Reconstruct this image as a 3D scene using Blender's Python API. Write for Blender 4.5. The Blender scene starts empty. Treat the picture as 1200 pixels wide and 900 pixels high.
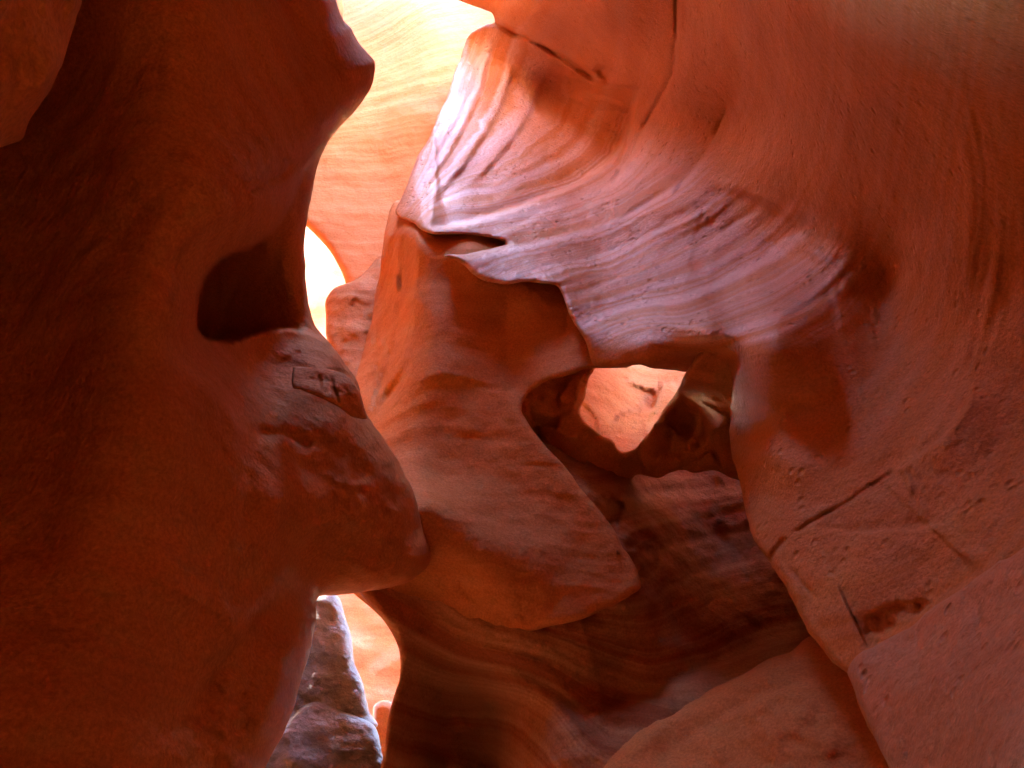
import bpy, math, random
import numpy as np

# ------------------------------------------------------------------ basics
scene = bpy.context.scene
COL = scene.collection
F_PX, CX, CY = 867.0, 600.0, 450.0
PITCH = math.radians(25.0)
CP, SP = math.cos(PITCH), math.sin(PITCH)
CAM = np.array((0.0, 0.0, 1.5))
VR = np.array((1.0, 0.0, 0.0)); VF = np.array((0.0, CP, SP)); VU = np.array((0.0, -SP, CP))


def ray(px, py):
    a = (px - CX) / F_PX
    t = (CY - py) / F_PX
    r = a[..., None] * VR + t[..., None] * VU + VF
    return r, (CP - t * SP)


def hashn(ix, iy, iz, seed):
    n = (ix * 374761393 + iy * 668265263 + iz * 2147483647 + seed * 974711) & 0xFFFFFFFF
    n = ((n ^ (n >> 13)) * 1274126177) & 0xFFFFFFFF
    n = ((n ^ (n >> 16)) * 2246822519) & 0xFFFFFFFF
    return ((n ^ (n >> 15)) & 0xFFFFFF).astype(np.float64) / 8388607.5 - 1.0


def vnoise(p, seed=0):
    i = np.floor(p).astype(np.int64)
    f = p - i
    u = f * f * f * (f * (f * 6 - 15) + 10)
    out = 0
    for dx in (0, 1):
        wx = u[..., 0] if dx else 1 - u[..., 0]
        for dy in (0, 1):
            wy = u[..., 1] if dy else 1 - u[..., 1]
            for dz in (0, 1):
                wz = u[..., 2] if dz else 1 - u[..., 2]
                out = out + wx * wy * wz * hashn(i[..., 0] + dx, i[..., 1] + dy, i[..., 2] + dz, seed)
    return out


def fbm(p, octaves=5, seed=0, gain=0.5):
    a, s, out = 1.0, 1.0, 0
    for k in range(octaves):
        out = out + a * vnoise(p * s + k * 17.3, seed + k)
        a *= gain
        s *= 2.03
    return out


def tps(ctrl, smooth=0.0):
    c = np.array(ctrl, float)
    P = c[:, :2] / 100.0
    n = len(P)

    def ker(d2):
        return 0.5 * d2 * np.log(d2 + 1e-9)
    d2 = ((P[:, None] - P[None]) ** 2).sum(-1)
    A = np.zeros((n + 3, n + 3))
    A[:n, :n] = ker(d2) + smooth * np.eye(n)
    A[:n, n] = 1
    A[:n, n + 1:] = P
    A[n, :n] = 1
    A[n + 1:, :n] = P.T
    b = np.zeros(n + 3)
    b[:n] = c[:, 2]
    w = np.linalg.solve(A, b)

    def f(x, y):
        x = x / 100.0
        y = y / 100.0
        out = w[n] + w[n + 1] * x + w[n + 2] * y
        for k in range(n):
            out = out + w[k] * ker((x - P[k, 0]) ** 2 + (y - P[k, 1]) ** 2)
        return out
    return f


def catmull(pts, closed, sub=5):
    p = np.array(pts, float)
    n = len(p)
    out = []
    for i in range(n if closed else n - 1):
        if closed:
            a, b, c, d = p[(i - 1) % n], p[i], p[(i + 1) % n], p[(i + 2) % n]
        else:
            a, b, c, d = p[max(i - 1, 0)], p[i], p[i + 1], p[min(i + 2, n - 1)]
        # tangents limited by the local chord so that tight corners do not overshoot
        L = np.linalg.norm(c - b)
        m1, m2 = (c - a) / 2, (d - b) / 2
        for m in (m1, m2):
            l = np.linalg.norm(m)
            if l > L:
                m *= L / l
        for k in range(sub):
            t = k / sub
            t2, t3 = t * t, t * t * t
            out.append((2 * t3 - 3 * t2 + 1) * b + (t3 - 2 * t2 + t) * m1 + (-2 * t3 + 3 * t2) * c + (t3 - t2) * m2)
    if not closed:
        out.append(p[-1])
    return np.array(out)


def seg_dist(x, y, line, closed, along=False):
    """distance to a polyline, nearest point, signed side (+ = right of travel, y down), and arc fraction"""
    best = np.full(x.shape, 1e18)
    nx = np.zeros_like(x)
    ny = np.zeros_like(x)
    side = np.zeros_like(x)
    arc = np.zeros_like(x)
    n = len(line)
    L = 0.0
    m = n if closed else n - 1
    lens = [np.linalg.norm(line[(i + 1) % n] - line[i]) for i in range(m)]
    tot = sum(lens) + 1e-9
    for i in range(m):
        a = line[i]
        b = line[(i + 1) % n]
        d = b - a
        l2 = d @ d + 1e-12
        t = np.clip(((x - a[0]) * d[0] + (y - a[1]) * d[1]) / l2, 0, 1)
        qx = a[0] + t * d[0]
        qy = a[1] + t * d[1]
        dd = (x - qx) ** 2 + (y - qy) ** 2
        k = dd < best
        best = np.where(k, dd, best)
        nx = np.where(k, qx, nx)
        ny = np.where(k, qy, ny)
        if not closed:
            D = line[min(i + 9, n - 1)] - line[max(i - 8, 0)]     # averaged tangent: no sign flips at small kinks
            s = D[0] * (y - qy) - D[1] * (x - qx)
            side = np.where(k, np.sign(s), side)
            arc = np.where(k, (L + t * lens[i]) / tot, arc)
        L += lens[i]
    return np.sqrt(best), nx, ny, side, arc


def inside_poly(x, y, line):
    ins = np.zeros(x.shape, bool)
    n = len(line)
    for i in range(n):
        x1, y1 = line[i]
        x2, y2 = line[(i + 1) % n]
        if y1 == y2:
            continue
        c = ((y1 > y) != (y2 > y)) & (x < (x2 - x1) * (y - y1) / (y2 - y1) + x1)
        ins ^= c
    return ins


def sstep(x):
    x = np.clip(x, 0, 1)
    return x * x * (3 - 2 * x)


# relief features; each returns metres added to the distance from the eye side
def jitter(line, amp=1.6):
    ln = catmull(line, False, 8)
    q = np.stack([ln[:, 0] / 14, ln[:, 1] / 14, ln[:, 0] * 0], -1)
    return ln + amp * np.stack([fbm(q, 3, 301), fbm(q + 31, 3, 302)], -1)


def groove(line, w, amp, fade=0.12):
    ln = jitter(line)

    def f(x, y):
        d, _, _, _, s = seg_dist(x, y, ln, False)
        ends = sstep(s / fade) * sstep((1 - s) / fade) if fade > 0 else 1
        ends = ends * (.8 + .45 * vnoise(np.stack([x / 23, y / 23, x * 0], -1), 44))
        return amp * ends * np.exp(-(d / w) ** 2)
    return f, (ln, 4 * w)


def step(line, w, amp, decay_r=1e9, decay_l=1e9, fade=0.15):
    """right-hand side of the line goes amp further away (split evenly), relaxing over the decay lengths"""
    ln = jitter(line, min(1.6, .5 * w + .3))

    def f(x, y):
        d, _, _, sd, s = seg_dist(x, y, ln, False)
        ends = sstep(s / fade) * sstep((1 - s) / fade) if fade > 0 else 1
        q = d * sd
        h = 0.5 * (1 + np.tanh(q / w))
        return amp * ends * (h * np.exp(-np.maximum(q, 0) / decay_r) - 0 * h
                             - (1 - h) * 0.0 if decay_l > 1e8 else
                             h * np.exp(-np.maximum(q, 0) / decay_r) * 0.5 - (1 - h) * 0.5 * np.exp(-np.maximum(-q, 0) / decay_l))
    return f, (ln, max(4 * w, 5 * min(decay_r, 400), 5 * min(decay_l, 400)))


def blob(cx, cy, rx, ry, ang, amp, power=1.0):
    ca, sa = math.cos(math.radians(ang)), math.sin(math.radians(ang))

    def f(x, y):
        u = ((x - cx) * ca + (y - cy) * sa) / rx
        v = (-(x - cx) * sa + (y - cy) * ca) / ry
        return amp * np.exp(-((u * u + v * v) ** power))
    return f, None


def hollow(poly, fn, w=3.0):
    pl = jitter(poly + poly[:1], .8)

    def f(x, y):
        d, _, _, _, _ = seg_dist(x, y, pl, True)
        return np.where(inside_poly(x, y, pl), sstep(d / w) * fn(x, y), 0.0)
    return f, (pl, 5)


def flutes(line, half, amp, px, seed):
    ln = catmull(line, False)

    def f(x, y):
        d, _, _, sd, s = seg_dist(x, y, ln, False)
        u = d * sd
        p = np.stack([u / px, s * 3.0, u * 0], -1)
        return amp * np.exp(-(u / half) ** 4) * sstep(s / .12) * sstep((1 - s) / .12) * (fbm(p, 3, seed, .6))
    return f, (ln, 2 * half)


def facets(cx, cy, rx, ry, amp, cell, seed):
    b, _ = blob(cx, cy, rx, ry, 0, 1.0, 2.0)
    rng = np.random.default_rng(seed)
    n = int(4 * rx * ry * 2.0 / cell ** 2) + 4
    P = np.stack([rng.uniform(cx - 1.5 * rx, cx + 1.5 * rx, n), rng.uniform(cy - 1.5 * ry, cy + 1.5 * ry, n)], -1)
    G = rng.normal(0, 1, (n, 2)) / cell
    O = rng.normal(0, .2, n)

    def f(x, y):
        wx = x + 5 * vnoise(np.stack([x / 17, y / 17, x * 0], -1), seed)
        wy = y + 5 * vnoise(np.stack([x / 17, y / 17, x * 0 + 9], -1), seed)
        best = np.full(x.shape, 1e9)
        out = np.zeros_like(x)
        for k in range(n):
            d = (wx - P[k, 0]) ** 2 + (wy - P[k, 1]) ** 2
            m = d < best
            best = np.where(m, d, best)
            out = np.where(m, O[k] + G[k, 0] * (x - P[k, 0]) + G[k, 1] * (y - P[k, 1]), out)
        return amp * b(x, y) * out
    return f, (np.array(((cx - 1.5 * rx, cy - 1.5 * ry), (cx + 1.5 * rx, cy + 1.5 * ry))), 0)


def rough(cx, cy, rx, ry, ang, amp, px, seed=0, octv=4):
    b, _ = blob(cx, cy, rx, ry, ang, 1.0, 1.2)

    def f(x, y):
        return amp * b(x, y) * fbm(np.stack([x / px, y / px, np.full(x.shape, seed * 2.7)], -1), octv, seed)
    r = max(rx, ry) * 1.6
    return f, (np.array(((cx - r, cy - r), (cx + r, cy + r))), 0)


def axis(lo, hi, h):
    """fine grid lines inside the frame's range, coarser outside"""
    pts = [lo]
    while pts[-1] < hi:
        x = pts[-1]
        out = max(0.0, -20 - x, x - 1220)
        pts.append(x + h * (1 + min(out / 110.0, 5)))
    return np.array(pts)


def sub_range(a, lo, hi, h):
    return axis(lo, hi, h)


def build_mesh(name, verts, faces, mat, parent=None, strata=None, smooth=True):
    org = np.array(verts).mean(0)
    org[2] = np.array(verts)[:, 2].min()
    me = bpy.data.meshes.new(name)
    v = np.ascontiguousarray(verts - org, dtype=np.float32)
    fc = np.array(faces, dtype=np.int32)
    me.vertices.add(len(v))
    me.vertices.foreach_set('co', v.ravel())
    me.loops.add(fc.size)
    me.loops.foreach_set('vertex_index', fc.ravel())
    me.polygons.add(len(fc))
    me.polygons.foreach_set('loop_start', np.arange(len(fc), dtype=np.int32) * fc.shape[1])
    me.polygons.foreach_set('loop_total', np.full(len(fc), fc.shape[1], dtype=np.int32))
    me.polygons.foreach_set('use_smooth', np.full(len(fc), smooth, dtype=bool))
    me.update(calc_edges=True)
    me.validate()
    if strata is not None and len(me.vertices) == len(strata):
        at = me.attributes.new('strata', 'FLOAT', 'POINT')
        at.data.foreach_set('value', np.ascontiguousarray(strata, dtype=np.float32))
    me.materials.append(mat)
    o = bpy.data.objects.new(name, me)
    COL.objects.link(o)
    o.location = org
    if parent is not None:
        o.parent = parent
        o.location = org - np.array(parent.location)
    return o


def relief(name, outline, ctrl, mat, h=4.0, round_px=30, round_m=0.4, thick=2.0, feats=(), noise=((1.2, .05, 5),),
           flow=None, flow_fn=None, bed=(0.1, 0.15, 1.0), smooth=0.0, parent=None, seed=1, sub=5, round_pow=1.0, edge_noise=0.0, thick_fn=None, mask_fn=None):
    """a closed rock body: its near face follows control points (pixel direction, world y), its rim rolls back, its back is `thick` behind"""
    ol = catmull(outline, True, sub)
    if edge_noise > 0:
        # rough the rim a little so that no silhouette is a clean spline
        nn = np.stack([ol[:, 0] / 22, ol[:, 1] / 22, np.full(len(ol), seed * 3.7)], -1)
        ol = ol + edge_noise * np.stack([fbm(nn, 3, seed), fbm(nn + 50, 3, seed)], -1)
    lo, hi = ol.min(0), ol.max(0)
    gx, gy = axis(lo[0] - h, hi[0] + 2 * h, h), axis(lo[1] - h, hi[1] + 2 * h, h)
    X, Y = np.meshgrid(gx, gy)
    shp = X.shape
    x, y = X.ravel().copy(), Y.ravel().copy()
    dist, nx, ny, _, _ = seg_dist(x, y, ol, True)
    ins = inside_poly(x, y, ol)
    sx = np.gradient(gx)
    sy = np.gradient(gy)
    cell = np.minimum(*np.meshgrid(sx, sy)).ravel()
    near = ins & (dist < 0.3 * cell)
    core = (ins & ~near).reshape(shp)
    pad = np.pad(core, 1)
    nb = np.zeros(shp, bool)
    for dx in (0, 1, 2):
        for dy in (0, 1, 2):
            nb |= pad[dy:dy + shp[0], dx:dx + shp[1]]
    rim = nb & ~core
    use = (core | rim)
    q = use[:-1, :-1] & use[1:, :-1] & use[:-1, 1:] & use[1:, 1:]
    anyc = core[:-1, :-1] | core[1:, :-1] | core[:-1, 1:] | core[1:, 1:]
    q &= anyc
    idx = np.arange(X.size).reshape(shp)
    quads = np.stack([idx[:-1, :-1][q], idx[1:, :-1][q], idx[1:, 1:][q], idx[:-1, 1:][q]], -1)
    r = rim.ravel()
    x[r] = nx[r]
    y[r] = ny[r]
    e = np.where(r, 0.0, dist)
    keep = np.unique(quads)
    remap = np.full(X.size, -1)
    remap[keep] = np.arange(len(keep))
    x, y, e = x[keep], y[keep], e[keep]
    quads = remap[quads]
    edge = r[keep]
    f = tps(ctrl, smooth)
    Yw = np.maximum(f(x, y), 0.25)
    rr, cc = ray(x, y)
    d = Yw / np.maximum(cc, 0.12)
    # beyond the frame's sides the wall keeps its distance from the path one walks along
    a_ = np.abs(x - CX) / F_PX
    lim = (1.45 + .6 * sstep((np.abs(x - CX) - 600) / 400.0)) / np.maximum(a_, .3)
    out_ = sstep((np.abs(x - CX) - 590) / 60.0)
    d = np.where(d < lim, d + (lim - d) * out_, d)
    base = CAM + rr * d[:, None]
    add = np.zeros_like(d)
    for fn, lim in feats:
        if lim is not None:
            ln, rad = lim
            a, b = ln.min(0) - rad, ln.max(0) + rad
            m = (x > a[0]) & (x < b[0]) & (y > a[1]) & (y < b[1])
            if m.any():
                add[m] += fn(x[m], y[m])
        else:
            add += fn(x, y)
    st = None
    if flow is not None:
        st = flow(x, y)
    else:
        st = base @ np.array(bed) + 0.12 * fbm(base * 0.5, 3, 91)
    if flow_fn is not None:
        add += flow_fn(x, y, st, base)
    for sc, amp, oc in noise:
        add += amp * fbm(base * sc, oc, seed)
    if round_px > 0:
        u = np.clip(1 - e / round_px, 0, 1) ** round_pow
        add += round_m * (1 - np.sqrt(np.maximum(1 - u * u, 0)))
    front = CAM + rr * (d + add)[:, None]
    if thick_fn is not None:
        thick = thick * thick_fn(x, y)
    back_d = d + add + thick * np.sqrt(np.clip(e / 60.0, 0, 1)) + 0.02 * (e > 0)
    inner = ~edge
    bi = np.arange(len(x))
    bi[inner] = len(x) + np.arange(inner.sum())
    back = (CAM + rr * back_d[:, None])[inner]
    verts = np.concatenate([front, back])
    st = np.concatenate([st, st[inner]])
    faces = np.concatenate([quads, bi[quads][:, ::-1]])
    o = build_mesh(name, verts, faces, mat, parent, st)
    if mask_fn is not None:
        mk = mask_fn(x, y)
        at = o.data.attributes.new('polish', 'FLOAT', 'POINT')
        at.data.foreach_set('value', np.ascontiguousarray(np.concatenate([mk, mk[inner]]), dtype=np.float32))
    return o


def beds(amp, freq, seed):
    def f(x, y, st, base):
        return amp * fbm(np.stack([st * freq, base[:, 0] * .5, base[:, 1] * .5], -1), 4, seed, .6)
    return f


def tag(o, label=None, cat=None, group=None, kind=None):
    if label: o['label'] = label
    if cat: o['category'] = cat
    if group: o['group'] = group
    o['kind'] = kind or 'thing'
    return o


# ------------------------------------------------------------------ materials
def rock_mat(name, c1, c2, band=None, band_amt=0.35, band_scale=3.0, rough=0.75, spec=0.25, bump=0.5, grain=0.35, pits=0.0,
             stain=None, stain_amt=0.0, tex=1.0, polish=None):
    m = bpy.data.materials.new(name)
    m.use_nodes = True
    nt = m.node_tree
    N, Lk = nt.nodes, nt.links
    bs = N['Principled BSDF']
    bs.inputs['Roughness'].default_value = rough
    bs.inputs['Specular IOR Level'].default_value = spec
    tc = N.new('ShaderNodeTexCoord')

    def noise(scale, detail, rgh=0.55, vec=None, dist=0.0):
        n = N.new('ShaderNodeTexNoise')
        n.inputs['Scale'].default_value = scale
        n.inputs['Detail'].default_value = detail
        n.inputs['Roughness'].default_value = rgh
        n.inputs['Distortion'].default_value = dist
        Lk.new(vec or tc.outputs['Object'], n.inputs['Vector'])
        return n.outputs['Fac']

    def ramp(fac, a, b):
        r = N.new('ShaderNodeMapRange')
        r.inputs['From Min'].default_value = a
        r.inputs['From Max'].default_value = b
        r.clamp = True
        Lk.new(fac, r.inputs['Value'])
        return r.outputs['Result']

    def mix(fac, a, b, blend='MIX'):
        x = N.new('ShaderNodeMix')
        x.data_type = 'RGBA'
        x.blend_type = blend
        for sock, v in ((x.inputs[0], fac), (x.inputs[6], a), (x.inputs[7], b)):
            if isinstance(v, (int, float)):
                sock.default_value = v
            elif isinstance(v, tuple):
                sock.default_value = (*v, 1)
            else:
                Lk.new(v, sock)
        return x.outputs[2]

    def math_(op, a, b):
        x = N.new('ShaderNodeMath')
        x.operation = op
        for s, v in ((x.inputs[0], a), (x.inputs[1], b)):
            if isinstance(v, (int, float)):
                s.default_value = v
            else:
                Lk.new(v, s)
        return x.outputs[0]
    col = mix(ramp(noise(0.9 * tex, 6), 0.32, 0.68), c1, c2)
    at = N.new('ShaderNodeAttribute')
    at.attribute_name = 'strata'
    pol = N.new('ShaderNodeAttribute')
    pol.attribute_name = 'polish'
    wob = math_('MULTIPLY', noise(1.3 * tex, 4), 0.35)
    sv = math_('ADD', at.outputs['Fac'], wob)
    cmb = N.new('ShaderNodeCombineXYZ')
    Lk.new(math_('MULTIPLY', sv, band_scale), cmb.inputs[0])
    bandn = noise(1.0, 7, 0.62, cmb.outputs[0])
    if band is not None:
        amt = math_('MULTIPLY', ramp(bandn, 0.44, 0.58), band_amt)
        if polish is not None:
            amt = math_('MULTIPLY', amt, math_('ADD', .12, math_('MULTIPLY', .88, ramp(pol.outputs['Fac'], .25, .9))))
        col = mix(amt, col, band)
    if stain is not None:
        s = noise(0.55 * tex, 7, 0.6, None, 0.6)
        col = mix(math_('MULTIPLY', ramp(s, 0.52, 0.66), stain_amt), col, stain)
    g = ramp(noise(45 * tex, 6, 0.75), 0.36, 0.64)
    col = mix(0.55, col, mix(g, (0.55, 0.5, 0.48), (1.25, 1.25, 1.25)), 'MULTIPLY')
    Lk.new(col, bs.inputs['Base Color'])
    hgt = math_('MULTIPLY', noise(5.0 * tex, 9, 0.62), 0.07 * bump)
    hgt = math_('ADD', hgt, math_('MULTIPLY', noise(38 * tex, 5, 0.65), 0.010 * grain))
    hgt = math_('ADD', hgt, math_('MULTIPLY', bandn, 0.018 * bump))
    if pits > 0:
        vo = N.new('ShaderNodeTexVoronoi')
        vo.inputs['Scale'].default_value = 9 * tex
        Lk.new(tc.outputs['Object'], vo.inputs['Vector'])
        pit = ramp(vo.outputs['Distance'], 0.05, 0.33)
        msk = ramp(noise(2.1 * tex, 3), 0.45, 0.6)
        hgt = math_('ADD', hgt, math_('MULTIPLY', math_('MULTIPLY', math_('SUBTRACT', pit, 1.0), msk), 0.03 * pits))
    if polish is not None:
        # the wind-polished beds are glossier than the rest of the wall
        spec0, rough0 = polish
        for sock, v1, v0 in (('Specular IOR Level', spec0, spec), ('Roughness', rough0, rough)):
            r = N.new('ShaderNodeMapRange')
            r.inputs['From Min'].default_value = .2
            r.inputs['From Max'].default_value = .9
            r.inputs['To Min'].default_value = v0
            r.inputs['To Max'].default_value = v1
            Lk.new(pol.outputs['Fac'], r.inputs['Value'])
            Lk.new(r.outputs['Result'], bs.inputs[sock])
    bp = N.new('ShaderNodeBump')
    bp.inputs['Strength'].default_value = 1.0
    bp.inputs['Distance'].default_value = 1.0
    Lk.new(hgt, bp.inputs['Height'])
    Lk.new(bp.outputs['Normal'], bs.inputs['Normal'])
    return m


RED = rock_mat('red_sandstone', (.62, .25, .07), (.50, .185, .05), (.66, .32, .12), .4)
DARK = rock_mat('varnished_sandstone', (.60, .23, .058), (.46, .16, .042), (.62, .28, .09), .5, bump=0.7)
SLAB = rock_mat('pitted_sandstone', (.56, .22, .09), (.46, .16, .065), (.62, .32, .18), .35, bump=.8, pits=1.2, rough=.45, spec=.7)
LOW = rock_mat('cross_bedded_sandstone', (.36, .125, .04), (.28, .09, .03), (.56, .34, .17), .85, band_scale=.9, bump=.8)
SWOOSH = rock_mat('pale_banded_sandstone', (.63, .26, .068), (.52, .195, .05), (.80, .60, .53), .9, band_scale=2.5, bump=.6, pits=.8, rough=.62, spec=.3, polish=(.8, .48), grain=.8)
FAR = rock_mat('far_sandstone', (.54, .2, .058), (.46, .16, .045), (.6, .3, .12), .5)
PALE = rock_mat('pale_sandstone', (.64, .36, .18), (.58, .30, .14), (.7, .46, .26), .5)
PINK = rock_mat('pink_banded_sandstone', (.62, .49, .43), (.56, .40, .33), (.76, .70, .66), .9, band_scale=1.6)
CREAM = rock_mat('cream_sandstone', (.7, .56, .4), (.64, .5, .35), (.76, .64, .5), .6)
PEACH = rock_mat('peach_sandstone', (.6, .25, .095), (.52, .2, .07), (.66, .33, .15), .5, bump=.8)
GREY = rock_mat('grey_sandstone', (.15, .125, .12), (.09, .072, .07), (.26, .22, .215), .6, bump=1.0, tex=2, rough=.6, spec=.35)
SAND = rock_mat('red_sand', (.44, .17, .06), (.38, .14, .05), None, bump=.4)

# ------------------------------------------------------------------ left wall
left_outline = [(388, -30), (396, 8), (404, 26), (413, 36), (421, 50), (432, 63), (440, 76), (437, 96), (430, 111), (416, 129), (398, 149),
                (381, 172), (371, 200), (364, 235), (358, 270), (357, 310), (361, 350), (369, 382), (379, 394), (390, 406), (404, 424),
                (418, 446), (425, 468), (432, 490), (450, 515), (470, 545), (485, 580), (495, 610), (503, 640), (504, 656), (494, 670),
                (478, 682), (450, 690), (420, 694), (395, 698), (374, 700), (370, 725), (366, 755), (355, 790), (345, 828), (330, 862),
                (308, 905), (270, 1000), (100, 1150), (-600, 1250), (-1300, 1000), (-1500, 300), (-1400, -500), (-700, -1050), (150, -1100),
                (420, -900), (440, -500), (412, -200)]
left_ctrl = [(0, 450, 3.35), (80, 450, 3.2), (150, 450, 3.1), (210, 440, 3.35), (255, 450, 3.8), (80, 820, 3.0), (30, 800, 2.9), (-20, 800, 2.8), (200, 780, 3.45), (240, 700, 3.6),
             (120, 620, 3.1), (220, 600, 3.5), (265, 600, 3.8), (270, 680, 3.9), (50, 640, 3.1), (-10, 620, 3.1), (100, 100, 3.1), (0, 100, 3.2), (210, 100, 2.95), (180, 250, 3.0), (230, 280, 3.2),
             (80, 280, 3.25), (0, 280, 3.4), (300, 100, 3.5), (250, 30, 3.0), (320, 20, 3.6), (380, 40, 4.2), (425, 80, 4.6), (400, 130, 4.5), (350, 170, 4.1), (270, 180, 3.25),
             (312, 240, 3.75), (280, 272, 3.6), (235, 305, 3.45), (200, 360, 3.2), (225, 370, 3.5),
             (350, 245, 4.6), (300, 320, 4.5), (262, 345, 4.2), (352, 310, 5.1), (300, 385, 5.0), (352, 380, 5.5), (250, 388, 4.4),
             (300, 430, 4.95), (300, 500, 4.25), (330, 580, 4.2), (310, 640, 4.2), (375, 430, 5.3), (400, 500, 5.2), (360, 550, 4.8),
             (440, 540, 5.6), (480, 620, 6.1), (430, 600, 5.4), (430, 660, 5.7), (380, 640, 5.2), (370, 680, 5.3),
             (330, 700, 4.6), (350, 780, 4.6), (300, 780, 4.1), (280, 880, 3.9), (200, 880, 3.4), (0, 950, 2.8), (200, 1050, 3.2),
             (-300, 450, 2.0), (-300, 100, 1.6), (-300, 800, 2.0), (-700, 450, 1.0), (-1200, 450, .5), (-700, -300, .9), (-700, 900, 1.0),
             (-300, -300, 1.4), (0, -300, 1.8), (200, -300, 2.4), (330, -300, 3.0), (0, -700, 1.4), (250, -700, 1.9), (-500, -700, .9),
             (-300, 1100, 1.6)]
left_feats = [hollow([(402, 134), (382, 166), (354, 200), (338, 238), (318, 270), (288, 289), (260, 301), (240, 321), (230, 350), (228, 380), (238, 397), (268, 402), (300, 393), (330, 387), (355, 390), (375, 397), (430, 385), (430, 200)],
                     lambda x, y: .35 + 2.5 * np.clip((362 - x) / 120, 0, 1) * sstep((y - 140) / 70)),
              step([(236, 412), (262, 458), (282, 498), (285, 560), (282, 610), (272, 660)][::-1], 7, .20, 60, fade=.25),
              groove([(290, 230), (318, 210), (335, 202), (345, 185)], 5, .12),
              groove([(300, 505), (340, 512), (370, 522)], 7, .10),
              groove([(285, 30), (300, 60), (320, 90)], 2, .02), groove([(330, -20), (345, 40), (365, 110)], 8, .06),
              rough(440, 620, 60, 70, 30, .05, 20, 2), rough(400, 560, 60, 50, 30, .02, 9, 7), rough(300, 800, 60, 130, 20, .05, 20, 3), rough(235, 700, 60, 90, 0, .025, 30, 4),
              step([(352, 590), (350, 640), (325, 690), (285, 740), (240, 800), (190, 870)][::-1], 10, .22, 70, fade=.25),
              step([(384, 430), (402, 434), (418, 446), (428, 470)], 3, .12, 30, fade=.25)]
lw = relief('canyon_wall', left_outline, left_ctrl, DARK, h=3, round_px=34, round_m=.7, thick=1.6, feats=left_feats,
            flow_fn=beds(.022, 4.0, 51), noise=((.9, .07, 4), (3.0, .025, 5)), seed=3, edge_noise=1.2)
tag(lw, 'dark overhanging red rock wall filling the left side, its foot bridging to the middle', 'rock wall')

bulge = relief('rock_bulge', [(-500, -300), (90, -150), (98, -20), (90, 18), (76, 66), (54, 112), (36, 138), (22, 165), (0, 174), (-60, 230), (-300, 330), (-600, 300)],
               [(0, 80, 1.57), (90, 30, 1.85), (60, 100, 1.8), (10, 165, 1.85), (-200, 80, 1.15), (0, -100, 1.3), (90, -100, 1.6), (-400, 0, .8), (-300, 300, 1.1)], RED, h=3.5, round_px=14, round_m=.15,
               thick=1.2, noise=((1.2, .06, 6), (6, .05, 6)), seed=9, edge_noise=2.5)
tag(bulge, 'rough orange bulge of rock in the upper left corner', 'rock')

# ------------------------------------------------------------------ right wall with the pale sweep
flow = tps([(470, 245, 0), (510, 150, 0), (550, 50, 0), (490, 240, 1), (560, 160, 1), (600, 60, 1), (495, 248, 2), (580, 220, 2), (680, 165, 2),
            (715, 95, 2), (500, 265, 3), (600, 245, 3), (700, 215, 3), (745, 140, 3), (785, 60, 3), (540, 300, 4), (650, 270, 4), (740, 240, 4),
            (800, 200, 4), (850, 120, 4), (580, 330, 5), (670, 300, 5), (760, 260, 5), (830, 220, 5), (900, 130, 5), (660, 340, 6), (740, 320, 6),
            (830, 280, 6), (880, 240, 6), (690, 370, 7), (770, 345, 7), (870, 305, 7), (925, 265, 7), (700, 395, 8), (800, 375, 8), (900, 340, 8),
            (965, 295, 8), (760, 400, 9), (870, 390, 9), (950, 355, 9), (995, 310, 9), (1100, 500, 12), (1000, 600, 12), (1200, 400, 13),
            (1150, 200, 12), (1100, 0, 10), (1200, 900, 17), (1000, 800, 15)], 0.02)


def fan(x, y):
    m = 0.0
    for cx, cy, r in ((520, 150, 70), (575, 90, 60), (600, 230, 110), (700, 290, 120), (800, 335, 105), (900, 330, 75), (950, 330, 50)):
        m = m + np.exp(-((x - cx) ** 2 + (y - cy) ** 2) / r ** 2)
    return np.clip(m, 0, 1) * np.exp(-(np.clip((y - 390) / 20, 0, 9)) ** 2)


def sweep(x, y, s, base):
    m = fan(x, y) * sstep((s + .8) / .8)
    p = np.stack([s * 4.2, x / 200, y / 200], -1)
    n = fbm(p, 3, 40, .6)
    p2 = np.stack([s * 1.0 + 5, x / 500, y / 500], -1)
    return m * (0.028 * n + .07 * vnoise(p2, 7))


right_outline = [(464, 250), (470, 232), (478, 212), (490, 185), (510, 145), (530, 95), (543, 58), (553, 38), (572, 28), (580, 27), (575, 14), (540, 2),
                 (518, -10), (505, -60), (520, -250), (560, -600), (640, -1000), (1000, -1200), (1700, -1100), (2200, -400), (2400, 500), (2200, 1200),
                 (1600, 1300), (1120, 1050), (1062, 960), (1045, 910), (1030, 875), (1015, 845), (1003, 815), (995, 792), (985, 784), (965, 760),
                 (948, 740), (930, 705), (915, 680), (900, 658), (890, 640), (880, 620), (872, 590), (866, 560), (858, 530), (856, 505),
                 (853, 482), (842, 470), (826, 471), (815, 469), (836, 446), (850, 430), (846, 421), (832, 425), (800, 437), (775, 431), (745, 428), (720, 430),
                 (697, 428), (690, 410), (676, 385), (664, 355), (656, 338), (645, 333), (610, 331), (572, 331), (558, 323), (546, 312), (532, 305), (512, 300), (540, 299), (572, 293), (592, 285), (572, 279), (540, 275), (510, 274), (494, 268), (487, 262)]
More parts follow.
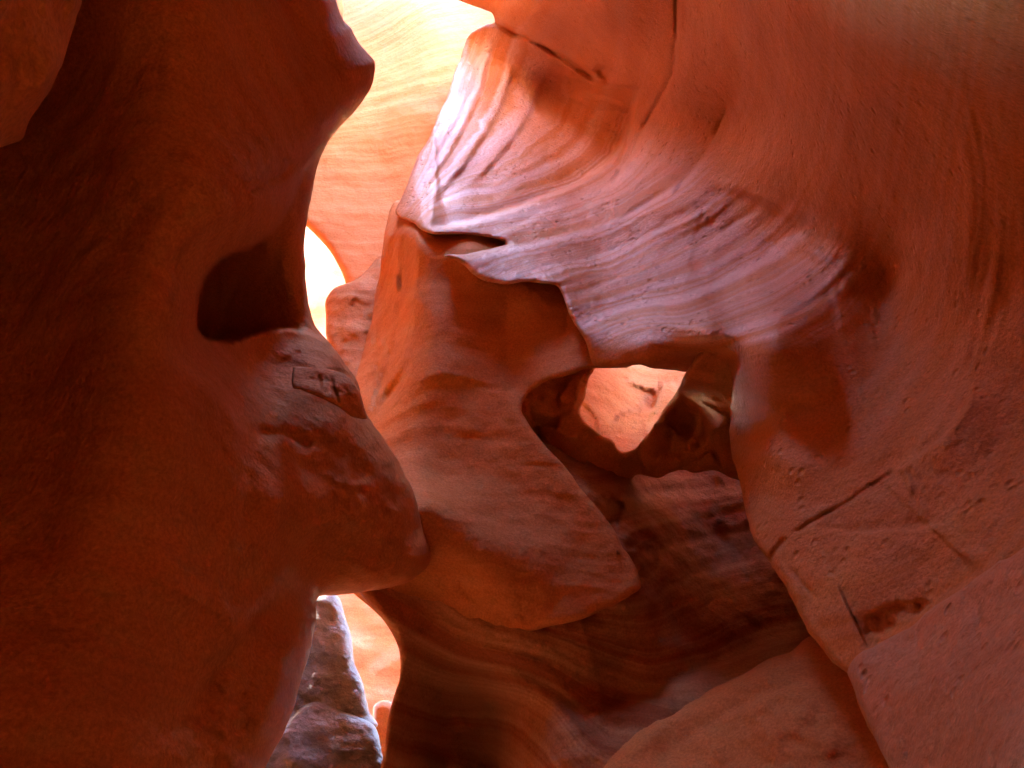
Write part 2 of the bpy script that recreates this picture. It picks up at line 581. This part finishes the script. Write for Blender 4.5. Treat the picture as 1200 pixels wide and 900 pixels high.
right_ctrl = [(470, 245, 9.2), (510, 145, 10.2), (550, 45, 11.2), (500, 268, 7.9), (575, 328, 7.5), (650, 333, 7.4), (560, 225, 9.1), (600, 220, 9.2),
              (620, 150, 10.4), (680, 180, 10.0), (650, 100, 11.2), (720, 250, 8.7), (650, 270, 8.6), (700, 310, 8.2), (690, 375, 7.15), (760, 388, 6.6), (760, 345, 7.45), (830, 395, 6.0),
              (910, 385, 5.5), (905, 345, 6.25), (700, 425, 7.0), (760, 425, 6.6), (800, 310, 7.7), (800, 235, 7.9), (860, 262, 7.35), (855, 310, 7.25), (845, 350, 6.85), (920, 300, 6.7), (985, 315, 5.95), (900, 200, 6.5),
              (850, 150, 7.5), (760, 150, 9.0), (1040, 320, 5.7), (1030, 380, 5.7), (1000, 420, 5.55), (1000, 220, 5.2), (1090, 300, 4.75), (1120, 350, 4.6), (1200, 300, 3.9), (1200, 100, 2.5),
              (1100, 100, 3.05), (1000, 100, 3.95), (900, 80, 5.4), (800, 100, 7.5), (700, 40, 8.3), (700, 0, 7.4), (640, -40, 8.0), (710, -150, 5.6), (620, -160, 6.6), (860, -150, 4.0), (620, 20, 9.2), (800, 0, 6.3), (900, 0, 4.3), (1000, 0, 2.8), (1100, 0, 2.05),
              (1200, 0, 1.7), (600, -300, 6.6), (800, -300, 3.8), (1000, -300, 2.1), (1300, -300, 1.3), (640, -700, 4.6), (1000, -700, 1.6), (1400, -700, .8),
              (850, 415, 6.35), (870, 440, 6.2), (818, 468, 7.9), (845, 440, 7.3), (846, 470, 7.5), (858, 520, 7.15), (868, 575, 6.65), (888, 470, 6.15), (900, 530, 6.0), (910, 590, 5.85), (900, 655, 5.8), (950, 740, 5.2), (995, 785, 4.8), (930, 480, 5.85),
              (930, 580, 5.65), (1000, 500, 5.35), (1100, 500, 4.6), (1200, 500, 4.1), (1000, 650, 4.95), (1100, 650, 4.25), (1200, 620, 3.7), (1040, 900, 4.3), (1200, 900, 3.1),
              (1300, 800, 2.8), (1500, 500, 2.4), (1500, 100, 2.2), (2000, 500, 1.0), (2000, -200, .9), (1700, 1000, 1.5)]
right_feats = [
    step([(516, -4), (552, 14), (580, 27), (622, 46), (660, 66), (690, 86), (706, 97), (730, 100), (756, 106)], 2.0, .40, 60, fade=.06),
    groove([(560, 18), (590, 31), (640, 55), (680, 82), (705, 97)], 3.5, .45), groove([(530, 5), (556, 18), (578, 26)], 5, .5, .3),
    groove([(698, 74), (708, 88), (718, 101)], 7, .6, .3),
    step([(795, -40), (793, 30), (790, 80), (776, 112), (758, 142), (735, 190), (715, 220), (690, 240), (655, 252)], 1.6, .20, 26, fade=.1),
    groove([(795, -40), (793, 30), (790, 80), (776, 112), (758, 142), (735, 190), (715, 220), (690, 240)], 2.2, .16), groove([(853, 118), (843, 150), (826, 182), (805, 208), (790, 232)], 2.0, .12),
    groove([(850, 75), (820, 85), (796, 98)], 2, .05),
    step([(853, 118), (843, 150), (826, 182), (805, 208), (790, 232)], 1.8, .16, 24, fade=.2),
    groove([(868, 10), (880, 40), (884, 60)], 3, .04, .4),
    groove([(815, 0), (830, 20)], 4, .05, .4),
    step([(748, 106), (730, 165), (697, 201), (641, 231), (581, 252), (540, 262), (496, 267)], 1.8, .95, 52, fade=.1),
    step([(905, 238), (850, 270), (780, 302), (700, 337), (664, 352)], 1.5, .10, 30, fade=.15),
    step([(800, 222), (740, 250), (640, 281), (556, 303)], 1.5, .13, 34, fade=.15),
    step([(840, 235), (780, 266), (690, 306), (596, 331)], 1.5, .09, 30, fade=.15),
    step([(935, 262), (900, 300), (830, 338), (750, 358), (688, 376)], 1.5, .08, 24, fade=.15),
    step([(960, 290), (940, 320), (880, 352), (780, 377), (700, 394)], 1.5, .05, 20, fade=.15),
    step([(700, 190), (650, 214), (600, 226), (560, 240)], 1.5, .08, 24, fade=.2),
    step([(640, 250), (600, 268), (562, 283)], 1.5, .08, 20, fade=.25),
    step([(578, 35), (562, 110), (532, 172), (488, 236)][::-1], 1.8, .15, 30, fade=.15),
    step([(606, 72), (578, 142), (542, 197), (498, 244)][::-1], 1.8, .18, 34, fade=.15),
    step([(640, 84), (622, 130), (585, 185), (545, 222)][::-1], 1.8, .16, 36, fade=.2),
    step([(565, 60), (545, 120), (508, 190), (480, 236)][::-1], 1.8, .12, 16, fade=.15),
    step([(800, 214), (824, 214), (845, 222), (870, 226), (905, 244), (945, 262), (972, 280), (992, 300)], 5, .17, 50, fade=.35),
    blob(1032, 335, 30, 80, -8, .22),
    groove([(923, 627), (940, 618), (990, 590), (1050, 549)], 1.8, .05, .1),
    step([(1040, 556), (1075, 536), (1105, 512), (1130, 480), (1142, 440)], 2, -.11, 30, fade=.2),
    groove([(898, 660), (910, 646), (923, 628)], 2.6, .12, .2),
    groove([(925, 660), (945, 690), (958, 706)], 3, .05, .3),
    step([(1142, 610), (1110, 612), (1080, 618), (1040, 622), (1000, 624), (940, 618)], 2, .05, 30, fade=.3),
    step([(1066, 590), (1070, 570), (1060, 545)], 2, .03, 20, fade=.3),
    step([(1150, 660), (1110, 705), (1060, 742), (1010, 770)], 10, .10, 60, fade=.1),
    step([(1080, -40), (1110, 40), (1135, 110), (1150, 190), (1152, 260), (1140, 320), (1130, 380), (1142, 440)], 3, -.03, 40, fade=.2),
    hollow([(1014, 748), (1010, 728), (1022, 714), (1048, 704), (1078, 700), (1096, 708), (1070, 732), (1040, 748)], lambda x, y: .045 + .03 * vnoise(np.stack([x / 12, y / 12, x * 0], -1), 3), 9.0),
    flutes([(960, 40), (1000, 140), (1016, 250), (1012, 330)], 45, .018, 14, 21), flutes([(1140, 100), (1160, 220), (1150, 340), (1120, 450)], 40, .02, 12, 22), flutes([(900, 260), (990, 330), (1010, 420)], 40, .015, 10, 23),
    rough(1080, 540, 60, 45, -30, .014, 14, 3), rough(960, 300, 50, 60, 20, .012, 9, 5), rough(1120, 610, 90, 60, 0, .012, 12, 6),
    blob(955, 392, 55, 35, 20, .07)]
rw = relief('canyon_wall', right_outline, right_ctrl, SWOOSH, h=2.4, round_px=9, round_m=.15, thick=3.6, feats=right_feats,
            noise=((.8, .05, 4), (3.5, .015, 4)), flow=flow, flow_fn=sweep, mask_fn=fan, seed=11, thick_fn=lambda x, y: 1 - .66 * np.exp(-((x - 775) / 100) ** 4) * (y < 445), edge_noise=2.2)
tag(rw, 'smooth right canyon wall with a pale violet fan of sweeping layers', 'rock wall')

slab_outline = [(994, 789), (1002, 771), (1030, 755), (1064, 736), (1095, 712), (1130, 688), (1170, 660), (1215, 630), (1400, 520), (1800, 500), (1800, 1200), (1150, 1100),
                (1062, 950), (1047, 910), (1032, 875), (1017, 845), (1004, 815)]
slab = relief('rock_slab', slab_outline, [(1000, 790, 4.5), (1060, 745, 4.15), (1130, 700, 3.6), (1200, 650, 3.15), (1200, 900, 2.4), (1040, 890, 3.8), (1100, 800, 3.4), (1120, 900, 3.0),
                                          (1400, 600, 2.3), (1600, 900, 1.3), (1400, 900, 1.8)],
              SLAB, h=3, round_px=10, round_m=.10, thick=.8, noise=((1.2, .05, 5), (7, .018, 5)), seed=21, edge_noise=2.6)
tag(slab, 'pitted violet-pink slab leaning across the lower right corner', 'rock slab')

# ------------------------------------------------------------------ centre buttress
butt_outline = [(462, 236), (452, 268), (446, 300), (441, 340), (434, 380), (420, 415), (405, 445), (395, 500), (398, 600), (400, 680), (420, 700), (470, 740), (540, 752), (590, 745), (640, 736), (690, 722), (735, 700), (751, 685),
                (735, 650), (712, 610), (690, 582), (665, 552), (640, 522), (622, 500), (613, 482), (618, 462), (640, 447), (672, 437), (700, 431), (740, 429), (740, 380), (700, 318), (620, 285), (565, 262), (500, 248), (478, 236)]
butt_ctrl = [(455, 265, 10.0), (442, 340, 10.3), (425, 420, 10.0), (480, 270, 8.5), (475, 350, 8.35), (470, 430, 8.1), (450, 470, 8.3), (530, 320, 7.95), (560, 400, 7.8), (560, 500, 7.65), (640, 380, 7.75), (620, 340, 7.8), (600, 440, 7.75),
             (680, 400, 7.5), (640, 460, 7.4), (700, 425, 7.35), (600, 600, 7.3), (660, 620, 7.2), (720, 670, 7.1), (700, 640, 7.15), (570, 650, 6.95), (500, 590, 6.85), (500, 650, 7.1), (515, 725, 7.8), (440, 690, 7.4), (565, 735, 7.45), (620, 700, 7.1), (400, 600, 7.6), (700, 318, 8.8), (620, 290, 8.8), (550, 288, 7.95), (520, 285, 8.05), (510, 245, 9.6), (565, 262, 9.0), (520, 560, 7.4), (590, 350, 7.9)]
bw = relief('rock_buttress', butt_outline, butt_ctrl, RED, h=3, round_px=14, round_m=.07, thick=1.8,
            feats=[step([(588, 335), (591, 400), (603, 450), (616, 485)][::-1], 9, .12, 45, fade=.25), step([(560, 420), (556, 470), (530, 505), (480, 520)], 8, .05, 40, fade=.3),
                   flutes([(474, 250), (466, 320), (458, 390), (440, 450), (424, 500)], 26, .09, 6.0, 5), step([(486, 262), (484, 330), (476, 400), (470, 450), (440, 490)], 4, .25, 40, fade=.15), groove([(474, 262), (470, 330), (462, 400), (440, 470)], 3.5, .14),
                   groove([(466, 300), (458, 360), (446, 420), (428, 460)], 2.5, .12), groove([(480, 420), (465, 450), (440, 480)], 3.5, .12), groove([(452, 300), (447, 350), (436, 410)], 2.5, .12),
                   step([(665, 345), (668, 380), (655, 420), (640, 440)], 3, .06, 25, fade=.3),
                   step([(692, 390), (690, 420), (684, 434)], 3, .05, 20, fade=.3), rough(590, 710, 60, 30, 0, .04, 20, 9), rough(540, 690, 30, 50, 0, .05, 16, 8),
                   groove([(462, 270), (458, 340), (448, 410), (430, 470)], 3, .1)],
            flow_fn=beds(.016, 4.5, 52), noise=((.9, .05, 4), (4, .012, 4)), seed=31, edge_noise=2.0)
tag(bw, 'smooth brown buttress below the violet fan in the middle of the canyon', 'rock wall')

# ------------------------------------------------------------------ lower wall and recess
low_outline = [(400, 660), (421, 694), (436, 711), (455, 735), (467, 760), (469, 790), (462, 815), (455, 840), (452, 870), (452, 960), (700, 1000), (1150, 960), (1150, 700), (1000, 560), (960, 400), (868, 410), (856, 515), (800, 525), (735, 538), (690, 530), (650, 508), (600, 480), (500, 560)]
low_ctrl = [(425, 700, 6.9), (462, 770, 7.1), (468, 790, 7.15), (455, 840, 7.2), (452, 900, 7.3), (452, 960, 7.4), (500, 750, 7.5), (502, 790, 8.1), (500, 850, 8.7), (500, 920, 9.0), (545, 810, 8.5), (545, 860, 9.2), (545, 920, 9.4), (670, 670, 7.55), (600, 690, 7.6), (700, 655, 7.5), (560, 770, 7.5), (595, 840, 7.9), (610, 890, 7.6), (680, 890, 6.8),
            (590, 760, 7.2), (640, 748, 7.2), (700, 730, 7.15), (757, 697, 7.3), (740, 640, 7.5), (705, 600, 7.5), (665, 550, 7.6), (640, 520, 8.2), (700, 800, 7.3), (700, 850, 6.9), (650, 900, 6.9), (800, 700, 7.9), (800, 780, 7.3), (800, 850, 6.8), (900, 700, 8.4), (930, 760, 7.7),
            (850, 560, 9.3), (760, 570, 8.7), (790, 640, 8.3), (850, 640, 8.9), (900, 850, 7), (800, 500, 9.6), (700, 480, 9.0), (950, 600, 9), (1050, 800, 7.5), (600, 500, 8.6), (520, 620, 8.2)]
low_flow = tps([(600, 720, 0), (700, 745, 0), (800, 745, 0), (940, 700, 0), (600, 738, 1), (680, 765, 1), (760, 795, 1), (850, 778, 1), (945, 745, 1), (560, 750, 2), (640, 772, 2), (720, 808, 2), (760, 815, 2),
                (545, 775, 3), (620, 792, 3), (680, 835, 3), (710, 860, 3), (545, 810, 4), (600, 815, 4), (650, 850, 4), (680, 890, 4), (640, 680, -1.5), (760, 650, -1.5), (880, 600, -2), (650, 600, -3), (750, 560, -3.5), (850, 540, -4), (500, 850, 5), (480, 700, 2)], .02)


def bedding(x, y, st, base):
    return .07 * fbm(np.stack([st * 1.1, x / 300, y / 300], -1), 4, 77)


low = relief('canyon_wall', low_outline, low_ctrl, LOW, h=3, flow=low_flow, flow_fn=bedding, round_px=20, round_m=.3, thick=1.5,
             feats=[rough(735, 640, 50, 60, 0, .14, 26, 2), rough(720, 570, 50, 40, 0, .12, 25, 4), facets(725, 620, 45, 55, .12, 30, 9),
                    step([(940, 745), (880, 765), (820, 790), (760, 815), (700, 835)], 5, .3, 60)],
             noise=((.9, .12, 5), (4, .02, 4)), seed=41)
tag(low, 'dark cross-bedded wall at the back of the recess under the arch', 'rock wall')

ramp_outline = [(680, 960), (700, 905), (740, 865), (775, 838), (830, 810), (880, 785), (925, 762), (950, 748), (1000, 740), (1100, 800), (1150, 960)]
ramp = relief('rock_ramp', ramp_outline, [(720, 890, 6.5), (800, 830, 6.7), (950, 755, 6.6), (1000, 880, 5.7), (850, 890, 6.2), (900, 820, 6.3), (1100, 850, 5.4), (1000, 780, 6.2)],
              RED, h=3, round_px=18, round_m=.3, thick=.8, noise=((.8, .08, 4), (4, .02, 5)), seed=51, edge_noise=3.0,
              feats=[step([(1010, 775), (940, 800), (850, 840), (760, 900)], 4, .07, 40, fade=.2), rough(900, 850, 130, 60, -25, .03, 30, 8)])
tag(ramp, 'smooth orange-brown ramp of rock at the bottom below the recess', 'rock ledge')

# ------------------------------------------------------------------ alcove boulders
rim = relief('rock_arch', [(590, 440), (630, 428), (680, 420), (698, 426), (692, 440), (685, 462), (683, 488), (699, 506), (716, 515), (726, 529), (740, 530), (754, 517), (766, 500), (776, 482), (790, 463), (800, 446), (806, 432),
                            (840, 395), (880, 400), (890, 560), (862, 562), (838, 552), (815, 556), (795, 549), (770, 560), (748, 556), (736, 566), (715, 560), (690, 564), (660, 552), (630, 520), (590, 485)],
             [(600, 440, 8.05), (625, 465, 7.90), (650, 455, 8.20), (680, 440, 8.35), (668, 480, 8.05), (690, 500, 8.00), (650, 510, 8.25), (690, 545, 8.25), (720, 530, 7.90), (740, 535, 7.95), (735, 555, 8.20), (770, 510, 8.15), (770, 545, 8.20),
              (800, 480, 8.05), (830, 490, 7.80), (850, 500, 7.55), (800, 530, 8.15), (850, 545, 7.95), (800, 450, 6.95), (845, 415, 6.60), (825, 455, 7.05), (880, 450, 6.90), (880, 550, 8.05)],
             RED, h=2.4, round_px=6, round_m=.08, thick=.7, noise=((1.5, .08, 5), (6, .03, 5)), seed=61, edge_noise=2.2,
             feats=[facets(665, 500, 70, 65, .26, 52, 3), facets(800, 520, 80, 60, .24, 50, 4), blob(832, 500, 22, 26, 0, -.18), groove([(795, 466), (815, 476), (822, 500), (812, 530)], 4, .12)])
tag(rim, 'jagged dark rock framing the bright pocket under the pale fan', 'rock')
b2 = relief('boulder', [(640, 400), (690, 385), (800, 385), (850, 400), (850, 560), (640, 570)],
            [(650, 400, 11.0), (740, 425, 11.4), (690, 480, 10.0), (700, 440, 10.4), (790, 445, 11.2), (740, 480, 10.6), (740, 530, 9.7), (770, 490, 10.5), (850, 400, 11.2), (840, 550, 9.7), (650, 560, 9.4)], PEACH, h=3, round_px=14, round_m=.2, thick=.6,
            noise=((.8, .10, 5), (4, .03, 5)), seed=62, feats=[facets(745, 480, 60, 60, .10, 40, 8)])
tag(b2, 'bright salmon rock face framed inside the alcove', 'boulder')
# ------------------------------------------------------------------ chockstone
ch = relief('boulder', [(344, 431), (346, 430), (372, 431), (398, 436), (414, 446), (422, 462), (430, 488), (429, 491), (412, 488), (396, 477), (374, 465), (352, 456), (344, 455), (342, 446)],
            [(350, 438, 4.75), (385, 445, 4.78), (420, 470, 4.9), (400, 465, 4.73), (410, 486, 4.85), (365, 455, 4.63)], DARK, h=2, round_px=4, round_m=.06, thick=.6, noise=((2, .04, 5), (8, .03, 5)), seed=65, sub=3, edge_noise=.8,
            feats=[groove([(388, 440), (392, 458), (398, 474)], 1.6, .05, .1), groove([(374, 440), (376, 456)], 1.3, .04, .1)])
tag(ch, 'small squared block wedged under the lip above the bridge of rock', 'boulder')

# ------------------------------------------------------------------ far canyon
far = relief('canyon_wall', [(300, -130), (700, -130), (700, 200), (640, 420), (480, 440), (430, 400), (411, 360), (404, 328), (397, 312), (385, 292), (360, 266), (330, 240), (280, 100)],
             [(360, 260, 14.0), (405, 320, 13.6), (450, 300, 13.6), (400, 200, 14.3), (450, 200, 14.2), (500, 100, 14.3), (410, 130, 14.9), (470, 130, 14.3), (550, 30, 14.6), (420, 70, 16.2), (500, 20, 15.2), (440, 0, 17.5), (400, 20, 18), (400, -200, 21), (600, -200, 18), (300, 100, 15.5), (600, 300, 13.5)],
             FAR, h=3, round_px=10, round_m=.4, thick=1.5, noise=((.5, .12, 4), (2, .03, 4)), seed=71)
tag(far, 'orange far wall glowing behind the gap, bleached at its top', 'rock wall')
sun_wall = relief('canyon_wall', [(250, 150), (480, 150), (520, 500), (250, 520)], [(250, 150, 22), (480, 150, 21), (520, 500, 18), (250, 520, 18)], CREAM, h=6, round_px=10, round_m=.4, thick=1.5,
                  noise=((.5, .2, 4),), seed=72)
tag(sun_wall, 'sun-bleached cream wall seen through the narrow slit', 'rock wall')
kn = relief('boulder', [(381, 372), (383, 350), (390, 338), (400, 333), (415, 327), (430, 316), (445, 300), (470, 290), (480, 400), (440, 470), (400, 440), (385, 405)],
            [(383, 370, 10.6), (395, 340, 10.8), (430, 325, 10.8), (440, 400, 10.3), (400, 400, 10.2), (410, 350, 10.5)], FAR, h=2.4, round_px=10, round_m=.3, thick=.8, noise=((1.0, .12, 5), (4, .03, 4)), seed=73, edge_noise=1.2, feats=[facets(415, 370, 45, 60, .07, 40, 2)])
tag(kn, 'reddish rounded knob of rock at the foot of the bright slit', 'boulder')

pk = relief('canyon_wall', [(340, 620), (520, 620), (560, 950), (340, 960)], [(340, 620, 17), (520, 620, 16.5), (560, 950, 14.5), (340, 960, 15), (430, 780, 15.5)], PINK, h=4, round_px=10, round_m=.3, thick=1,
            noise=((.8, .12, 4), (3, .03, 4)), seed=81)
tag(pk, 'pink layered wall seen through the low opening', 'rock wall')
g1 = relief('boulder', [(340, 690), (376, 694), (396, 699), (404, 722), (412, 748), (415, 776), (425, 800), (433, 835), (442, 852), (400, 860), (330, 860)],
            [(376, 705, 9.4), (400, 720, 9.5), (395, 780, 9.0), (425, 830, 8.8), (360, 800, 8.8), (380, 840, 8.7)], GREY, h=2.5, round_px=14, round_m=.3, thick=.8, noise=((1.5, .08, 5), (6, .03, 4)), seed=82)
tag(g1, 'tall blue-grey boulder standing in the low opening', 'boulder')
g2 = relief('boulder', [(290, 930), (330, 850), (365, 820), (400, 832), (425, 842), (440, 852), (447, 880), (449, 930)],
            [(340, 880, 8.2), (400, 850, 8.5), (440, 870, 8.4), (400, 900, 8.2), (300, 920, 8.1)], GREY, h=2.5, round_px=14, round_m=.3, thick=.8, noise=((1.5, .08, 5), (6, .04, 4)), seed=83)
tag(g2, 'rough grey boulder at the foot of the low opening', 'boulder')
g3 = relief('boulder', [(437, 830), (446, 821), (458, 822), (467, 832), (470, 860), (465, 900), (440, 900)], [(450, 830, 10.6), (450, 880, 10.4), (465, 860, 10.5)], FAR, h=2.5, round_px=10, round_m=.3, thick=.6,
            noise=((1.5, .05, 5),), seed=84)
tag(g3, 'small pink boulder lying below the layered wall', 'boulder')

# ------------------------------------------------------------------ floor and the chamber behind the eye
def sheet(name, xs, ys, fn, mat):
    X, Y = np.meshgrid(xs, ys)
    Z = fn(X, Y)
    V = np.stack([X.ravel(), Y.ravel(), Z.ravel()], -1)
    i = np.arange(X.size).reshape(X.shape)
    Fc = np.stack([i[:-1, :-1].ravel(), i[:-1, 1:].ravel(), i[1:, 1:].ravel(), i[1:, :-1].ravel()], -1)
    return build_mesh(name, V, Fc, mat, strata=V[:, 2])


fl = sheet('ground', np.linspace(-60, 60, 161), np.linspace(-60, 60, 161),
           lambda X, Y: 0.12 * vnoise(np.stack([X * .4, Y * .4, 0 * X], -1), 5), SAND)
tag(fl, 'red sand floor of the slot canyon', 'ground', kind='structure')


def shell(name, th0, th1, radius, z1, mat, thick, seed):
    th = np.radians(np.linspace(th0, th1, 120))
    zz = np.linspace(-.3, z1, 90)
    T, Z = np.meshgrid(th, zz)

    def surf(off):
        p = np.stack([np.cos(T) * 2, np.sin(T) * 2, Z * .4], -1)
        Rr = radius(T, Z) + off + .25 * fbm(p, 4, seed)
        Rr = np.maximum(Rr, .05)
        return np.stack([np.cos(T) * Rr, np.sin(T) * Rr, Z], -1).reshape(-1, 3)
    A, B = surf(0), surf(thick)
    n = A.shape[0]
    i = np.arange(n).reshape(T.shape)
    f1 = np.stack([i[:-1, :-1].ravel(), i[1:, :-1].ravel(), i[1:, 1:].ravel(), i[:-1, 1:].ravel()], -1)
    f2 = f1[:, ::-1] + n
    rimf = []
    loop = list(i[0, :]) + list(i[1:, -1]) + list(i[-1, -2::-1]) + list(i[-2:0:-1, 0])
    for k in range(len(loop)):
        a, b = loop[k], loop[(k + 1) % len(loop)]
        rimf.append((a, b, b + n, a + n))
    return build_mesh(name, np.concatenate([A, B]), np.concatenate([f1, f2, np.array(rimf)]), mat, strata=np.concatenate([A, B])[:, 2])


def curtain(name, path, z1, lean, mat, thick, seed, amp=.35):
    """a tall closed wall following a plan path (x, y); lean(z) pushes it to the right of travel; z1 may vary along the path"""
    p = catmull(path, False, 24)
    tan = np.gradient(p, axis=0)
    tan /= np.linalg.norm(tan, axis=1)[:, None]
    nor = np.stack([tan[:, 1], -tan[:, 0]], -1)
    tops = np.interp(np.linspace(0, 1, len(p)), np.linspace(0, 1, len(z1)), z1)
    v = np.linspace(0, 1, 90)
    Z = -.4 + v[:, None] * (tops[None] + .4)

    def surf(off):
        q = np.stack([np.broadcast_to(p[:, 0], Z.shape), np.broadcast_to(p[:, 1], Z.shape), Z], -1)
        k = lean(Z) + amp * fbm(q * np.array((.45, .45, .3)), 5, seed) - off
        q = q.copy()
        q[..., 0] += nor[:, 0] * k
        q[..., 1] += nor[:, 1] * k
        q[..., 2] += 0.4 * off * v[:, None]
        return q.reshape(-1, 3)
    A, B = surf(0), surf(thick)
    n = A.shape[0]
    i = np.arange(n).reshape(Z.shape)
    f1 = np.stack([i[:-1, :-1].ravel(), i[1:, :-1].ravel(), i[1:, 1:].ravel(), i[:-1, 1:].ravel()], -1)
    loop = list(i[0, :]) + list(i[1:, -1]) + list(i[-1, -2::-1]) + list(i[-2:0:-1, 0])
    rimf = [(loop[k], loop[(k + 1) % len(loop)], loop[(k + 1) % len(loop)] + n, loop[k] + n) for k in range(len(loop))]
    V = np.concatenate([A, B])
    return build_mesh(name, V, np.concatenate([f1, f1[:, ::-1] + n, np.array(rimf)]), mat, strata=V[:, 2])


back = shell('terrain', 150, 390, lambda T, Z: 3.2 - .6 * sstep((Z - 2) / 9), 13.5, DARK, 1.5, 5)
tag(back, 'canyon side behind the viewpoint', 'terrain', kind='structure')
def lump(name, centre, radii, mat, seed, amp=.2, nu=120, nv=80, power=1.0, freq=1.0):
    u = np.linspace(0, 2 * np.pi, nu, endpoint=False)
    v = np.linspace(.02, np.pi - .02, nv)
    U, V = np.meshgrid(u, v)
    D = np.stack([np.sin(V) * np.cos(U), np.sin(V) * np.sin(U), np.cos(V)], -1)
    D = np.sign(D) * np.abs(D) ** power
    k = 1 + amp * fbm(D * 1.6 * freq + seed, 5, seed)
    P = (np.array(centre) + D * np.array(radii) * k[..., None]).reshape(-1, 3)
    i = np.arange(nu * nv).reshape(nv, nu)
    j = np.roll(i, -1, axis=1)
    f = np.stack([i[:-1].ravel(), i[1:].ravel(), j[1:].ravel(), j[:-1].ravel()], -1)
    caps = []
    for row, flip in ((i[0], False), (i[-1], True)):
        for t in range(1, nu - 2, 2):
            qd = (row[0], row[t], row[t + 1], row[t + 2])
            caps.append(qd[::-1] if flip else qd)
    return build_mesh(name, P, np.concatenate([f, np.array(caps)]), mat, strata=P[:, 2])


sky_block = lump('boulder', (1.8, 0, 13.0), (8.2, 6.2, 1.6), DARK, 4, .12)  # made-up mass out of view, added to cut the sky light from above
bounce_block = lump('boulder', (-.9, 4.7, .25), (1.35, .75, .85), DARK, 8, .15)  # made-up lump below the frame, added to shade the lower wall from floor bounce
tag(bounce_block, 'added unseen lump on the sand that blocks light bounced off the floor', 'boulder')
tag(sky_block, 'added unseen mass overhead that narrows the sky opening', 'boulder')
# the canyon's two sides carry on behind the left wall and behind the middle
lin = curtain('terrain', [(-3.2, 2.5), (-4.2, 5), (-5.0, 8), (-5.6, 11), (-6.6, 14), (-9, 18)], (14, 17, 23, 27, 27), lambda z: 1.6 * sstep((z - 4) / 12), RED, 1.5, 15)
tag(lin, 'canyon side behind the dark overhang', 'terrain', kind='structure')
rin = curtain('terrain', [(1.2, 20), (.9, 16), (.6, 14), (1.2, 12.8), (3, 12), (6, 11), (9, 8)], (24, 24, 23, 19, 14), lambda z: .3 * sstep((z - 4) / 12), RED, 2.5, 16)
tag(rin, 'canyon side behind the pale fan', 'terrain', kind='structure')

# ------------------------------------------------------------------ camera, light
cam = bpy.data.cameras.new('camera')
co = bpy.data.objects.new('camera', cam)
COL.objects.link(co)
co.location = CAM
co.rotation_euler = (math.radians(90) + PITCH, 0, 0)
cam.sensor_width = 36
cam.lens = 36 * F_PX / 1200
cam.clip_start = .02
cam.clip_end = 500
scene.camera = co

SUN_EL, SUN_AZ = 58.8, 342.0     # azimuth clockwise from +y
w = bpy.data.worlds.new('World')
scene.world = w
w.use_nodes = True
sky = w.node_tree.nodes.new('ShaderNodeTexSky')
sky.sky_type = 'NISHITA'
sky.sun_disc = False
sky.dust_density = .3
sky.ozone_density = 3.0
sky.sun_elevation = math.radians(SUN_EL)
sky.sun_rotation = math.radians(SUN_AZ)
w.node_tree.links.new(sky.outputs[0], w.node_tree.nodes['Background'].inputs[0])
w.node_tree.nodes['Background'].inputs[1].default_value = .15
sl = bpy.data.lights.new('sun', 'SUN')
sl.energy = 2.1
sl.angle = math.radians(.5)
sl.color = (1, .93, .84)
so = bpy.data.objects.new('sun', sl)
COL.objects.link(so)
from mathutils import Vector
az, el = math.radians(SUN_AZ), math.radians(SUN_EL)
sd = Vector((math.sin(az) * math.cos(el), math.cos(az) * math.cos(el), math.sin(el)))
so.rotation_euler = sd.to_track_quat('Z', 'Y').to_euler()
so.location = (0, 0, 40)

scene.view_settings.view_transform = 'Standard'
scene.view_settings.look = 'None'
scene.view_settings.exposure = 5.78
scene.view_settings.gamma = 1
c = scene.cycles
c.use_denoising = True
c.max_bounces = 10
c.use_guiding = True
c.diffuse_bounces = 8
c.glossy_bounces = 3
c.sample_clamp_indirect = 8
c.use_adaptive_sampling = True
c.adaptive_threshold = .02
